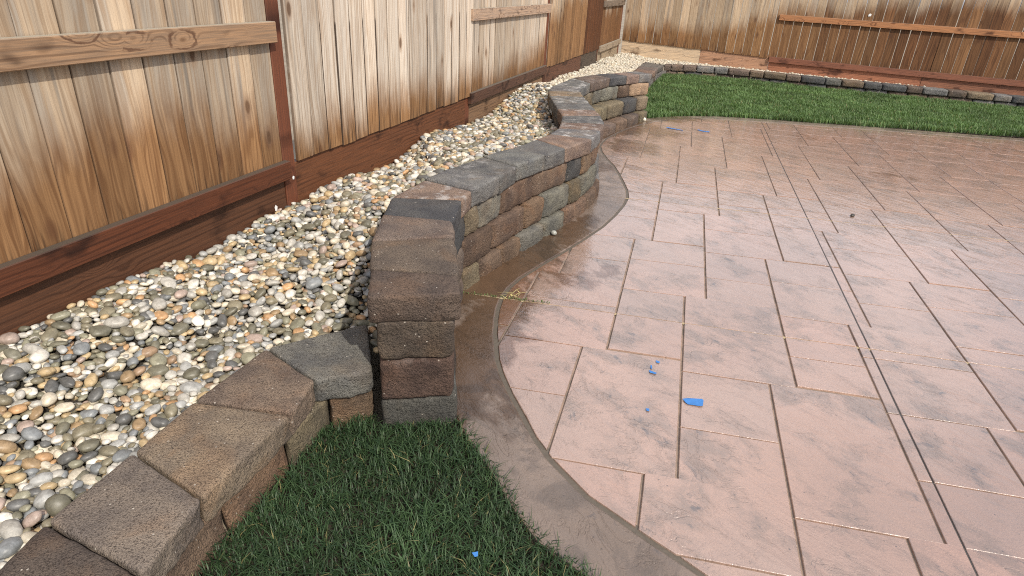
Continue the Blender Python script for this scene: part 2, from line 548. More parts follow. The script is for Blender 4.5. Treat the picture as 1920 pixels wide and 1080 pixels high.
# ------------------------------------------------------------------ patio
GROOVE = [(1.9, 0.80), (1.2, 0.95), (.7, 1.09), (.42, 1.185), (.186, 1.277), (.004, 1.359), (-.171, 1.444), (-.321, 1.561), (-.40, 1.645), (-.47, 1.74),
          (-.555, 1.85), (-.631, 1.963), (-.68, 2.05), (-.718, 2.142), (-.762, 2.25), (-.797, 2.358), (-.825, 2.46), (-.845, 2.567), (-.85, 2.70), (-.832, 2.837),
          (-.775, 3.05), (-.707, 3.292), (-.642, 3.54), (-.585, 3.785), (-.552, 4.03), (-.534, 4.27), (-.535, 4.47), (-.572, 4.66), (-.628, 4.84),
          (-.71, 5.09), (-.796, 5.322), (-.90, 5.54), (-.985, 5.75), (-1.04, 5.95), (-1.054, 6.12), (-1.045, 6.30), (-1.02, 6.48), (-.975, 6.73), (-.919, 6.967),
          (-.84, 7.20), (-.70, 7.50), (-.53, 7.73), (-.32, 7.93), (-.05, 8.08), (.25, 8.18), (.60, 8.27), (.95, 8.33), (1.5, 8.47), (2.1, 8.60), (4.0, 9.0), (6.5, 9.45)]
REGION = GROOVE + [(6.5, -0.6), (1.9, -0.6)]
OUTER = [(1.9, .55), (1.2, .70), (.6, .87), (.2, 1.03), (-.11, 1.172), (-.262, 1.235), (-.362, 1.323), (-.483, 1.45), (-.603, 1.56), (-.676, 1.64), (-.76, 1.75), (-.93, 2.06),
         (-1.03, 2.22), (-1.10, 2.55), (-1.07, 2.8), (-.99, 3.2), (-.9, 3.7), (-.82, 4.2), (-.85, 4.7), (-1.0, 5.1), (-1.2, 5.6), (-1.27, 6.0), (-1.17, 6.4), (-1.05, 6.9),
         (-.88, 7.58), (-.8, 7.66), (-.642, 7.863), (-.316, 8.135), (-.005, 8.30), (.311, 8.395), (.626, 8.47), (.938, 8.53), (1.312, 8.62), (1.684, 8.715), (2.064, 8.80), (4.0, 9.18), (6.5, 9.63),
         (6.5, -0.6), (1.9, -0.6)]


def ccw(p):
    a = sum(p[i][0] * p[(i + 1) % len(p)][1] - p[(i + 1) % len(p)][0] * p[i][1] for i in range(len(p)))
    return p if a > 0 else p[::-1]


def offset_line(pl, d):
    out = []
    for i, p in enumerate(pl):
        a = Vector(pl[max(i - 1, 0)])
        b = Vector(pl[min(i + 1, len(pl) - 1)])
        t = (b - a).normalized()
        n = Vector((t.y, -t.x))
        out.append((p[0] + n.x * d, p[1] + n.y * d))
    return out


# the groove line runs with the field on its right-hand side
REG_IN = ccw(offset_line(GROOVE, 0.013) + [(6.5, -0.6), (1.9, -0.6)])
REG_OUT = ccw(offset_line(GROOVE, -0.014) + [(6.5, -0.6), (1.9, -0.6)])
OUTER_C = ccw(OUTER)

WETB = [  # (x, y, rx, ry, angle, strength) damp patches on the concrete
    (-.78, 2.15, .12, .55, .1, 1.1), (-.95, 2.85, .16, .5, -.35, .95), (-.78, 3.5, .14, .5, -.25, .75),
    (-.55, 2.95, .25, .16, .3, .55), (-.40, 3.12, .12, .10, .2, .75), (-.95, 5.2, .25, .14, .1, .9), (-.62, 5.35, .2, .1, .1, .7),
    (-.75, 6.1, .32, .3, 0, .75), (-.62, 6.9, .35, .35, .2, .7), (-.95, 6.9, .15, .6, -.3, .9), (-.5, 7.8, .4, .2, .7, .7),
    (1.35, 7.6, .5, .25, .2, .36), (2.1, 7.9, .6, .25, .2, .36), (2.8, 8.2, 1.0, .2, .2, .36), (1.1, 8.47, 1.6, .08, .22, .4), (1.5, 6.2, .4, .25, .2, .5),
    (2.1, 6.6, .6, .4, .2, .4), (.9, 7.6, .3, .5, 0, .45), (1.25, 5.7, .3, .15, .2, .45), (3.4, 7.2, 1.0, .6, .2, .36), (-.55, 1.75, .10, .25, .6, .6), (-.2, 1.36, .12, .08, -.5, .3)]


def wet_at(x, y):
    s = 0.0
    for cx, cy, rx, ry, a, k in WETB:
        dx, dy = x - cx, y - cy
        u = (dx * math.cos(a) + dy * math.sin(a)) / rx
        v = (-dx * math.sin(a) + dy * math.cos(a)) / ry
        d = u * u + v * v
        if d < 6:
            s = max(s, k * math.exp(-d * 0.6))
    return s


def relief(x, y):
    return 0.0016 * noise.noise(Vector((x * 5.5, y * 5.5, 3.1))) + 0.0009 * noise.noise(Vector((x * 14, y * 14, 9.0)))


def cdt_piece(name, polys_in, polys_out, m, parent, step, z0=0.0, skirt=0.012, depth=0.03):
    """horizontal sheet inside all polys_in and outside all polys_out, with a rolled edge"""
    xs = [p[0] for p in polys_in[0]]
    ys = [p[1] for p in polys_in[0]]
    verts, faces = [], []
    for p in list(polys_in) + list(polys_out):
        s = len(verts)
        verts += [Vector((a, b)) for a, b in p]
        faces.append(list(range(s, len(verts))))
    seg = []
    for p in list(polys_in) + list(polys_out):
        for k in range(len(p)):
            seg.append((*p[k - 1], *p[k]))
    seg = np.array(seg)
    SA = seg[:, :2]
    SD = seg[:, 2:] - SA
    SLL = np.maximum((SD ** 2).sum(1), 1e-12)
    x = min(xs) + step * 0.5
    while x < max(xs):
        y = min(ys) + step * 0.5
        while y < max(ys):
            q = (x + random.uniform(-.3, .3) * step, y + random.uniform(-.3, .3) * step)
            dm = ((q[0] - SA[:, 0]) * SD[:, 0] + (q[1] - SA[:, 1]) * SD[:, 1]) / SLL
            dm = np.clip(dm, 0, 1)
            dd = (q[0] - SA[:, 0] - dm * SD[:, 0]) ** 2 + (q[1] - SA[:, 1] - dm * SD[:, 1]) ** 2
            if dd.min() > (step * .38) ** 2:
                verts.append(Vector(q))
            y += step
        x += step
    r = delaunay_2d_cdt(verts, [], faces, 0, 1e-5)
    vo, fo, of = r[0], r[2], r[5]
    nin = len(polys_in)
    keep = []
    for f, o in zip(fo, of):
        s = set(o)
        if all(i in s for i in range(nin)) and not any(i in s for i in range(nin, nin + len(polys_out))):
            keep.append(list(f))
    if not keep:
        return None
    used = {}
    V = []
    W = []

    def vid(i):
        if i not in used:
            used[i] = len(V)
            a, b = vo[i]
            V.append((a, b, z0 + relief(a, b)))
            W.append(wet_at(a, b))
        return used[i]
    F = [[vid(i) for i in f] for f in keep]
    ntop = len(F)
    ecount = {}
    for f in F:
        for k in range(3):
            a, b = f[k], f[(k + 1) % 3]
            ecount[(a, b)] = 1
    bound = [(a, b) for (a, b) in ecount if (b, a) not in ecount]
    nrm = {}
    for a, b in bound:
        dx, dy = V[b][0] - V[a][0], V[b][1] - V[a][1]
        l = math.hypot(dx, dy) or 1
        for q in (a, b):
            n0 = nrm.get(q, (0, 0))
            nrm[q] = (n0[0] + dy / l, n0[1] - dx / l)
    ring1, ring2 = {}, {}
    for q, n0 in nrm.items():
        l = math.hypot(*n0) or 1
        n0 = (n0[0] / l, n0[1] / l)
        a, b, c = V[q]
        ring1[q] = len(V)
        V.append((a + n0[0] * skirt * .55, b + n0[1] * skirt * .55, c - skirt * 0.30))
        W.append(W[q])
        ring2[q] = len(V)
        V.append((a + n0[0] * skirt, b + n0[1] * skirt, z0 - depth))
        W.append(W[q])
    ring0 = {}
    for q in nrm:
        ring0[q] = len(V)
        V.append(V[q])
        W.append(W[q])
    for a, b in bound:
        F.append([ring0[a], ring1[a], ring1[b], ring0[b]])
        F.append([ring1[a], ring2[a], ring2[b], ring1[b]])
    me = mesh(name, V, F, m)
    me.polygons.foreach_set('use_smooth', [i < ntop for i in range(len(F))])
    at = me.attributes.new('wet', 'FLOAT', 'POINT')
    at.data.foreach_set('value', W)
    return put(name, me, parent)


patio = struct(put('patio', mesh('patio_bed', [(a, b, -0.0065) for a, b in OUTER_C], [list(range(len(OUTER_C)))], M_JOINT)))
BIG = 9.0
CUT1, CUT2, CUTU = 2.67, 4.50, 1.0     # saw-cut control joints
U = Vector((math.cos(math.radians(7.2)), math.sin(math.radians(7.2))))
Vv = Vector((-math.sin(math.radians(3.6)), math.cos(math.radians(3.6))))


def uv(u, v):
    p = U * u + Vv * v
    return (p.x, p.y)


for v0, v1 in ((-3, CUT1 - .007), (CUT1 + .007, CUT2 - .006), (CUT2 + .006, 14)):
    cdt_piece('concrete_border', [OUTER_C, ccw([uv(-4, v0), uv(8, v0), uv(8, v1), uv(-4, v1)])], [REG_OUT], M_BORDER, patio, 0.06, skirt=0.010, depth=0.05)

TILES = [(-.13, .185, 2.34, 2.96), (-.13, .29, 2.96, 3.37), (-.13, .29, 3.37, 3.69),
         (.29, .635, 2.96, 3.235), (.29, .635, 3.235, 3.61), (.29, .74, 3.61, 4.02), (.29, .74, 4.02, 4.33)]
M_DARKJ = mat_plain('wet control joint', (0.06, 0.055, 0.05), .5, .4)
M_SANDJ = mat_plain('sanded saw cut', (0.40, 0.32, 0.19), .9, .6)


def strip(name, pts, w, z, m):
    V, F = [], []
    a = offset_line(pts, w / 2)
    b = offset_line(pts, -w / 2)
    for p, q in zip(a, b):
        V += [(p[0], p[1], z), (q[0], q[1], z)]
    for i in range(len(pts) - 1):
        F.append([2 * i, 2 * i + 1, 2 * i + 3, 2 * i + 2])
    return put(name, mesh(name, V, F, m), patio)


strip('control_joint', [uv(CUTU, v) for v in (1.0, 3.0, 5.0, 7.0, 8.08)], .022, -.0032, M_DARKJ)
strip('control_joint', [uv(u, CUT1) for u in (-.83, 0, 2, 4, 6)], .020, -.0030, M_SANDJ)
strip('control_joint', [uv(u, CUT2) for u in (-.50, 0, 2, 4, 6)], .018, -.0030, M_SANDJ)
strip('border_groove', GROOVE, .046, -.0052, mat_plain('groove silt', (0.115, 0.095, 0.072), .55, .5))
MERGE = {(0, -1), (1, -1)}       # here the stamp left one large flag
EXTRA_V = {(1, 0, 0): 2.50}
P1 = (.765, -.075)
P2 = (.105, 1.36)
cuts_v = (CUT1, CUT2)
for n in range(-3, 6):
    for m_ in range(-4, 9):
        for ti, (u0, u1, v0, v1) in enumerate(TILES):
            if (m_, n) in MERGE:
                if ti == 1:
                    continue
                if ti == 2:
                    v0 = 2.96
            du, dv = m_ * P1[0] + n * P2[0], m_ * P1[1] + n * P2[1]
            a0, a1, b0, b1 = u0 + du, u1 + du, v0 + dv, v1 + dv
            if a0 > 6.4 or b0 > 10 or b1 < -0.7 or a1 < -1.3:
                continue
            vs = [b0, b1]
            for cv in cuts_v + ((EXTRA_V[(m_, n, ti)],) if (m_, n, ti) in EXTRA_V else ()):
                if b0 + .035 < cv < b1 - .035:
                    vs.append(cv)
                else:
                    if abs(cv - b0) <= .035:
                        vs[0] = cv
                    if abs(cv - b1) <= .035:
                        vs[1] = cv
            vs.sort()
            us = [a0, a1]
            if a0 + .03 < CUTU < a1 - .03:
                us = [a0, CUTU, a1]
            for i in range(len(us) - 1):
                for j in range(len(vs) - 1):
                    gu0 = .0066 if us[i] != CUTU else .005
                    gu1 = .0066 if us[i + 1] != CUTU else .005
                    gv = .0047 if (us[i] + us[i + 1]) * 0 + vs[j] < 4.2 else .0068
                    q = [uv(us[i] + gu0, vs[j] + gv), uv(us[i + 1] - gu1, vs[j] + gv), uv(us[i + 1] - gu1, vs[j + 1] - gv), uv(us[i] + gu0, vs[j + 1] - gv)]
                    cx = sum(p[0] for p in q) / 4
                    cy = sum(p[1] for p in q) / 4
                    if cx > 6.4 or cy < -.5 or cy > 9.6 or cx < -1.3:
                        continue
                    near = cy < 4.2
                    cdt_piece('stamped_slab', [ccw(q), REG_IN], [], M_SLAB, patio, 0.05 if near else 0.12, z0=random.uniform(-.0006, .0006), skirt=0.0042, depth=0.012)

# ------------------------------------------------------------------ concrete block walls
def block_mesh(fa, fb, ra, rb, z0, z1, seed, res=(12, 8, 5), rnd=0.012, rough=0.005, bulge=0.006):
    """tumbled block on a four-cornered plan: fa-fb is the split face, ra-rb the back"""
    fa, fb, ra, rb = [Vector((*p, 0)) for p in (fa, fb, ra, rb)]
    L = ((fb - fa).length + (rb - ra).length) / 2
    D = ((ra - fa).length + (rb - fb).length) / 2
    H = z1 - z0
    c = (fa + fb + ra + rb) / 4
    nu, nv, nw = res
    idx = {}
    V = []
    F = []
    nvec = -((ra + rb) - (fa + fb)).normalized()

    def vert(i, j, k):
        if (i, j, k) in idx:
            return idx[(i, j, k)]

        def ease(t, n):      # put more rows near the edges
            s = t / n * 2 - 1
            return math.copysign(abs(s) ** 0.72, s)
        p = Vector((ease(i, nu) * L / 2, ease(j, nv) * D / 2, ease(k, nw) * H / 2))
        h = Vector((L / 2, D / 2, H / 2))
        r = min(rnd, h.x * .8, h.y * .8, h.z * .8)
        q = Vector([max(-(h[a] - r), min(h[a] - r, p[a])) for a in range(3)])
        d = p - q
        if d.length > 1e-7:
            lim = r
            d = d.normalized() * min(d.length, lim) if d.length <= lim else d.normalized() * lim
        p = q + d
        u = p.x / L + .5
        v = p.y / D + .5
        w = (fa.lerp(fb, u)).lerp(ra.lerp(rb, u), v)
        pos = Vector((w.x - c.x, w.y - c.y, p.z + H / 2))
        nz = noise.noise_vector(pos * 16 + Vector((seed, seed * .7, 0))) * rough * 0.7
        nz += noise.noise_vector(pos * 45 + Vector((seed, 0, seed))) * rough * 0.5
        front = max(0.0, 1.0 - v * 6)
        kk = 0.45 + 1.1 * front
        if k in (0, nw):
            nz.z *= .4
        pos += nz * kk
        pos += nvec * front * bulge * (1 - (2 * u - 1) ** 2) * (1 - (2 * p.z / H) ** 2)
        idx[(i, j, k)] = len(V)
        V.append(tuple(pos))
        return idx[(i, j, k)]
    for i in range(nu):
        for j in range(nv):
            F.append([vert(i, j, nw), vert(i + 1, j, nw), vert(i + 1, j + 1, nw), vert(i, j + 1, nw)])
            F.append([vert(i, j, 0), vert(i, j + 1, 0), vert(i + 1, j + 1, 0), vert(i + 1, j, 0)])
    for i in range(nu):
        for k in range(nw):
            F.append([vert(i, 0, k), vert(i + 1, 0, k), vert(i + 1, 0, k + 1), vert(i, 0, k + 1)])
            F.append([vert(i, nv, k), vert(i, nv, k + 1), vert(i + 1, nv, k + 1), vert(i + 1, nv, k)])
    for j in range(nv):
        for k in range(nw):
            F.append([vert(0, j, k), vert(0, j, k + 1), vert(0, j + 1, k + 1), vert(0, j + 1, k)])
            F.append([vert(nu, j, k), vert(nu, j + 1, k), vert(nu, j + 1, k + 1), vert(nu, j, k + 1)])
    me = mesh('block', V, F, M_BLOCK, True)
    bm = bmesh.new()
    bm.from_mesh(me)
    bmesh.ops.recalc_face_normals(bm, faces=bm.faces)
    bm.to_mesh(me)
    bm.free()
    return me, (c.x, c.y, z0)


BSEED = [1.0]


def block(name, parent, fa, fb, ra, rb, z0, z1, color, white=0.0, gap=0.0045, **k):
    BSEED[0] += 3.17
    fa, fb, ra, rb = [Vector(p) for p in (fa, fb, ra, rb)]
    df = (fb - fa).normalized() * gap
    dr = (rb - ra).normalized() * gap
    me, c = block_mesh(fa + df, fb - df, ra + dr, rb - dr, z0, z1, BSEED[0], **k)
    px, py, pz = parent.location
    kf = random.uniform(.84, 1.16)
    color = [min(1.0, q * kf * random.uniform(.985, 1.015)) for q in color]
    return put(name, me, parent, (c[0] - px, c[1] - py, c[2] - pz + random.uniform(-.001, .001)), color=(*color, 1.0 - white))


BROWN, DKBROWN = (.165, .130, .110), (.100, .076, .063)
GRAY, DKGRAY, LTGRAY = (.198, .196, .196), (.098, .100, .105), (.205, .198, .172)
PINK, RED, TAN, OLIVE, ORANGE = (.275, .20, .165), (.185, .128, .096), (.28, .222, .16), (.21, .175, .12), (.225, .155, .108)

CAPS = [((-0.931, 1.491), (-0.668, 1.634)), ((-1.023, 1.676), (-0.732, 1.757)), ((-1.14, 1.888), (-0.88, 2.056)), ((-1.245, 2.163), (-0.955, 2.217)), ((-1.325, 2.384), (-1.033, 2.494)),
        ((-1.311, 2.698), (-1.044, 2.638)), ((-1.28, 2.938), (-0.996, 2.912)), ((-1.217, 3.238), (-0.986, 3.143)), ((-1.141, 3.477), (-0.909, 3.456)), ((-1.074, 3.813), (-0.848, 3.679)),
        ((-1.041, 3.998), (-0.756, 4.015)), ((-1.037, 4.207), (-0.759, 4.304)), ((-1.073, 4.425), (-0.781, 4.55)), ((-1.123, 4.656), (-0.868, 4.825)), ((-1.232, 4.917), (-0.946, 5.022)),
        ((-1.328, 5.157), (-1.058, 5.304)), ((-1.448, 5.457), (-1.172, 5.593)), ((-1.531, 5.702), (-1.266, 5.865)), ((-1.571, 6.033), (-1.305, 6.06)), ((-1.535, 6.72), (-1.292, 6.453)),
        ((-1.4, 7.112), (-1.192, 6.989)), ((-1.268, 7.36), (-1.054, 7.277)), ((-1.134, 7.617), (-0.955, 7.517)), ((-1.04, 7.80), (-0.834, 7.673))]
CAPCOL = [((.158, .122, .100), 0), ((.175, .137, .113), 0), ((.195, .158, .133), 0), (DKGRAY, 0), (PINK, .75), (GRAY, .25), (GRAY, .35), (GRAY, .0), (GRAY, 0), (PINK, .1), (GRAY, .8), (PINK, .5), (GRAY, .4),
          (PINK, .5), (GRAY, .3), (GRAY, .7), (TAN, .3), (GRAY, .5), (GRAY, .8), (BROWN, .3), (DKGRAY, .0), (PINK, .1), (GRAY, .1)]
tall = empty('retaining_wall', (-0.9, 1.6, 0), 'tall curving stacked block wall three courses high under grey and brown capstones', 'retaining wall')
for i in range(len(CAPS) - 1):
    (ra, fa), (rb, fb) = CAPS[i], CAPS[i + 1]
    hi = i < 12
    if i == 0:      # the end cap shows its split end towards the lawn
        me_args = dict(res=(16, 14, 6), rnd=0.010, rough=0.006)
        block('cap_block', tall, ra, fa, rb, fb, 0.402, 0.5, CAPCOL[i][0], CAPCOL[i][1], **me_args)
    else:
        zj = random.uniform(-.004, .003)
        block('cap_block', tall, fa, fb, ra, rb, 0.404 + zj, 0.5 + zj, CAPCOL[i][0], CAPCOL[i][1], gap=.0018, res=(16, 14, 7) if hi else (10, 10, 5), rnd=0.011, rough=0.0055)

CAPF = [b for a, b in CAPS]
CAPR = [a for a, b in CAPS]
BASEF = [(-.676, 1.64), (-.74, 1.77), (-.89, 2.06), (-.97, 2.22), (-1.045, 2.5), (-1.04, 2.66), (-1.0, 2.86), (-.924, 3.206), (-.817, 3.723), (-.749, 4.1), (-.745, 4.3), (-.775, 4.6), (-.85, 4.85),
         (-.93, 5.05), (-1.03, 5.35), (-1.12, 5.65), (-1.18, 5.9), (-1.2, 6.1), (-1.13, 6.3), (-1.055, 6.46), (-.984, 6.833), (-.90, 7.2), (-.808, 7.571)]
COURSE = {
    1: (-.06, .10, 0.0, [0, .035, .085, .125, .162, .193, .228, .261, .307, .353, .411, .445, .489, .545, .6, .65, .70, .75, .799, .85, .903, .96, 1.0],
        [(.115, .115, .108), DKBROWN, DKBROWN, BROWN, OLIVE, RED, ORANGE, LTGRAY, LTGRAY, RED, RED, RED, GRAY, BROWN, BROWN, GRAY, TAN, BROWN, BROWN, RED, BROWN, OLIVE]),
    2: (.10, .258, .5, [0, .05, .11, .162, .212, .271, .307, .36, .387, .45, .514, .57, .63, .69, .74, .785, .845, .911, .961, 1.0],
        [(.15, .098, .078), DKBROWN, BROWN, RED, RED, ORANGE, LTGRAY, OLIVE, LTGRAY, GRAY, BROWN, RED, BROWN, TAN, OLIVE, OLIVE, OLIVE, DKGRAY, TAN]),
    3: (.258, .404, 1.0, [0, .045, .10, .168, .19, .228, .288, .352, .382, .413, .46, .504, .56, .62, .69, .758, .815, .85, .91, .946, 1.0],
        [(.145, .115, .09), BROWN, DKGRAY, OLIVE, LTGRAY, RED, RED, DKGRAY, ORANGE, RED, ORANGE, BROWN, GRAY, TAN, RED, OLIVE, LTGRAY, LTGRAY, RED, (.36, .255, .18)])}
for k, (z0, z1, fr, ts, cols) in COURSE.items():
    def front(t):
        b = lerp_poly(BASEF, t)
        c = lerp_poly(CAPF, t)
        r = lerp_poly(CAPR, t)
        c = c + (r - c) * 0.06
        return b * (1 - fr) + c * fr

    def rear(t):
        c = lerp_poly(CAPF, t)
        r = lerp_poly(CAPR, t)
        if t == 0:
            f0 = front(0)
            return np.array([-0.925 + 0.012, 1.50 + 0.006])
        return r + (c - r) * 0.10
    # slight set-back of the end face under the cap
    for i in range(len(ts) - 1):
        fa, fb, ra, rb = front(ts[i]), front(ts[i + 1]), rear(ts[i]), rear(ts[i + 1])
        if i == 0:
            if k == 2:
                fa, ra = fa + np.array([-.006, -.004]), ra + np.array([.004, .0])
            block('wall_block', tall, ra, fa, rb, fb, z0, z1, cols[i], 0.12, res=(18, 6, 8), rnd=0.016, rough=0.008, bulge=0.004)
        else:
            fine = .15 < ts[i] < .45
            block('wall_block', tall, fa, fb, ra, rb, z0, z1, cols[i], 0.15 if k == 3 else 0.0, res=(12, 6, 8) if fine else (8, 5, 6), rnd=0.026, rough=0.010, bulge=0.012)

# low wall at the front lawn
low = empty('garden_wall', (-1.1, 1.2, 0), 'low tan and grey block wall between pebble bed and front lawn', 'garden wall')
LOW = [((-1.131, 1.819), (-0.949, 1.542)), ((-1.362, 1.523), (-1.094, 1.417)), ((-1.367, 1.186), (-1.06, 1.245)), ((-1.346, 0.948), (-1.055, 0.879)), ((-1.336, 0.690), (-1.015, 0.655)),
       ((-1.27, 0.40), (-0.96, 0.36)), ((-1.17, 0.15), (-0.87, 0.05)), ((-1.05, -0.15), (-0.75, -0.25)), ((-.9, -.5), (-.6, -.55))]
LC = [((.185, .183, .172), 0.05), ((.285, .222, .175), 0.0), ((.325, .262, .20), 0.0), ((.31, .255, .215), 0.0), (BROWN, 0), (GRAY, 0), (TAN, 0), (BROWN, 0)]
for i in range(len(LOW) - 1):
    (ra, fa), (rb, fb) = LOW[i], LOW[i + 1]
    block('cap_block', low, fa, fb, ra, rb, 0.098, 0.192, LC[i][0], LC[i][1], gap=0.003, res=(24, 20, 12) if i < 5 else (8, 6, 4), rnd=0.014, rough=0.0075, bulge=0.004)
LF = [b for a, b in LOW]
LR = [a for a, b in LOW]
ts = [0, .07, .175, .30, .42, .55, .7, .85, 1.0]
lcol = [ORANGE, OLIVE, (.24, .16, .11), (.225, .16, .115), (.09, .08, .075), BROWN, TAN, GRAY]
for i in range(len(ts) - 1):
    q = []
    for t in (ts[i], ts[i + 1]):
        f, r = lerp_poly(LF, t), lerp_poly(LR, t)
        q.append((f + (r - f) * 0.085, r + (f - r) * .1))
    block('wall_block', low, q[0][0], q[1][0], q[0][1], q[1][1], -0.06, 0.096, lcol[i], 0.05, res=(14, 8, 8), rnd=0.014, rough=0.009)

# low edging wall round the back lawn
edge = empty('edging_wall', (-1.1, 11.4, 0), 'long low block edging between back lawn and pebble strip', 'edging wall')
EZ = .222
side = [((-1.36, 7.84), (-1.05, 7.72)), ((-1.38, 8.2), (-1.06, 8.15)), ((-1.39, 8.6), (-1.07, 8.55)), ((-1.39, 9.0), (-1.08, 8.95)), ((-1.40, 9.35), (-1.085, 9.3)), ((-1.40, 9.7), (-1.09, 9.68)),
        ((-1.40, 10.11), (-1.093, 10.06)), ((-1.40, 10.52), (-1.09, 10.50)), ((-1.43, 10.9), (-1.10, 10.88)), ((-1.42, 11.62), (-1.06, 11.34))]
scol = [GRAY, BROWN, GRAY, TAN, BROWN, GRAY, PINK, (.20, .165, .145), (.205, .19, .175), BROWN]
for i in range(len(side) - 1):
    (ra, fa), (rb, fb) = side[i], side[i + 1]
    block('cap_block', edge, fa, fb, ra, rb, EZ - .09, EZ, scol[i], res=(6, 6, 4))
    block('wall_block', edge, Vector(fa) + Vector((-.02, 0)), Vector(fb) + Vector((-.02, 0)), ra, rb, -.03, EZ - .092, scol[(i + 3) % 9], res=(5, 4, 4))
backx = [-1.06, -.94, -.756, -.535, -.246, -.019, .326, .551, .896, 1.125, 1.481, 1.72, 2.045, 2.30, 2.64, 2.86, 3.2, 3.45, 3.8, 4.03, 4.37, 4.6, 4.95]
bcol = [BROWN, BROWN, BROWN, GRAY, GRAY, BROWN, (.20, .155, .115), (.21, .165, .12), (.165, .13, .105), DKGRAY, (.14, .142, .14), (.17, .13, .10), DKGRAY, DKGRAY, BROWN, GRAY, BROWN, TAN, GRAY, DKGRAY, BROWN, GRAY]


def by(x):
    return float(np.interp(x, [-1.1, -.9, -.6, -.25, .3, .9, 1.5, 2.3, 5], [11.34, 11.43, 11.56, 11.64, 11.60, 11.54, 11.47, 11.43, 11.35]))


for i in range(len(backx) - 1):
    x0, x1 = backx[i], backx[i + 1]
    block('cap_block', edge, (x0, by(x0)), (x1, by(x1)), (x0 - .01, by(x0) + .27), (x1 - .01, by(x1) + .27), EZ - .092, EZ, bcol[i], res=(8, 5, 5), rnd=.014)
    sa_, sb_ = (.10 if i % 2 else .04), (.04 if i % 2 else .10)
    if i < len(backx) - 2:
        xa_, xb_ = x0 + sa_, x1 + sb_
        block('wall_block', edge, (xa_, by(xa_) + .025), (xb_, by(xb_) + .025), (xa_, by(xa_) + .25), (xb_, by(xb_) + .25), -.03, EZ - .094, bcol[(i * 5 + 2) % 22], gap=.004, res=(6, 4, 4), rnd=.014)

# ------------------------------------------------------------------ fences
PK_W, PK_T, PK_H = .1385, .016, 1.60
ME_PK = box_mesh('picket', PK_W, PK_T, PK_H, M_PICKET, 0.0018)
R90 = math.pi / 2


def board(name, parent, p0, p1, z0, z1, thick, color, alpha=0.0, nrm=None):
    """a long board whose front face runs from p0 to p1 (grain along its length)"""
    a, b = Vector((*p0, 0)), Vector((*p1, 0))
    L = (b - a).length
    me = box_mesh(name, L, thick, abs(z1[0] - z0[0]), M_LUMBER, 0.003)
    d = b - a
    ang = math.atan2(d.y, d.x)
    c = (a + b) / 2
    px, py, pz = parent.location
    o = put(name, me, parent, (c.x - px, c.y - py, (z0[0] + z0[1]) / 2 - pz), (0, -math.atan2(z0[1] - z0[0], L), ang), (*color, alpha))
    return o


def post(parent, x, y, z0, z1, color, w=.089, yaw=0.0):
    # modelled lying along X so that the grain follows the length, then stood up
    me = box_mesh('post', z1 - z0, w, w, M_LUMBER, 0.004)
    px, py, pz = parent.location
    o = put('post', me, parent, (x - px, y - py, (z0 + z1) / 2 - pz), (0, 0, 0), (*color, 0.0))
    return o


left = empty('wooden_fence', (-2.0, 6.0, 0), 'pale weathered board fence along the left side behind the pebble bed', 'fence')
back = empty('wooden_fence', (0.5, 12.1, 0), 'orange brown board fence across the far end behind the back lawn', 'fence')

PR, RAILW, RAILR = (.105, .038, .021), (.30, .22, .155), (.072, .025, .012)
KICK = (.098, .040, .019)


def stand_post(parent, xf, yc, z0, z1, color):
    """upright 4x4 whose +X face is at xf"""
    me = box_mesh('post', z1 - z0, .089, .089, M_LUMBER, 0.004)
    for v in me.vertices:        # lay the local frame so that local X stays the grain axis
        pass
    px, py, pz = parent.location
    o = put('post', me, parent, (xf - .0445 - px, yc - .0445 - py, (z0 + z1) / 2 - pz), color=(*color, 0))
    o.rotation_euler = (0, -R90, 0)
    o.location.x += .0445
    return o


XP = -2.010                       # faces of the posts, and of boards set behind the rails
XF = -1.993                       # faces of the boards that cover the rails
YP = [0.24, 2.59, 4.94, 7.27, 10.28, 12.22]
for y in YP:
    stand_post(left, XP, y, -.1, 2.12, PR)


def zb(y):                        # height of the foot of the boards
    return float(np.interp(y, [0, 2.6, 5, 7.3, 10.4, 12.3], [.505, .505, .505, .50, .48, .475]))


def pickets_left(y0, y1, face, stain_shade, g=0.0, grey=.5, zoff=0.0, gap=.0042, bleached_gap_shade=0.0):
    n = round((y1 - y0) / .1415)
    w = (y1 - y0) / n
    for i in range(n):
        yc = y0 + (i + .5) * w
        s, gg = stain_shade(yc), (g(yc) if callable(g) else g)
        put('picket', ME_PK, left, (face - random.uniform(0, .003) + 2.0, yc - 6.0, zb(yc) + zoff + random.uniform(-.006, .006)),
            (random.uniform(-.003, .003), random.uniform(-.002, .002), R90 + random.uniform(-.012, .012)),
            (s, gg, min(1, max(0, grey + random.uniform(-.28, .28))), bleached_gap_shade), (min(1.0, (w - gap * random.uniform(.4, 1.7)) / PK_W), 1, 1))


pickets_left(0.285, 2.545, XP, lambda y: .40 + .06 * math.sin(y * 5) + random.uniform(-.08, .08), .12, .95, -.03)
pickets_left(2.642, 5.135, XF, lambda y: .21 + random.uniform(-.06, .08), .05, .75, bleached_gap_shade=1.0)
pickets_left(5.15, 7.225, XP, lambda y: (.22 + .15 * max(0, (y - 6.0))) + random.uniform(-.06, .08), .2, .5, -.03, bleached_gap_shade=.6)
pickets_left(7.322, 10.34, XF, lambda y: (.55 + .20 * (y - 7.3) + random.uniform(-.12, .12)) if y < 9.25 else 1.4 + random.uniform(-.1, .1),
             lambda y: .10 if y < 9.15 else 1.25, .35)  # dark boards at the far end: wet stain plus painted cast shade
pickets_left(10.34, 12.18, XP, lambda y: .75 + random.uniform(-.2, .2), .55, .9, -.03)  # corner bay: part wet, part shade painted into the boards


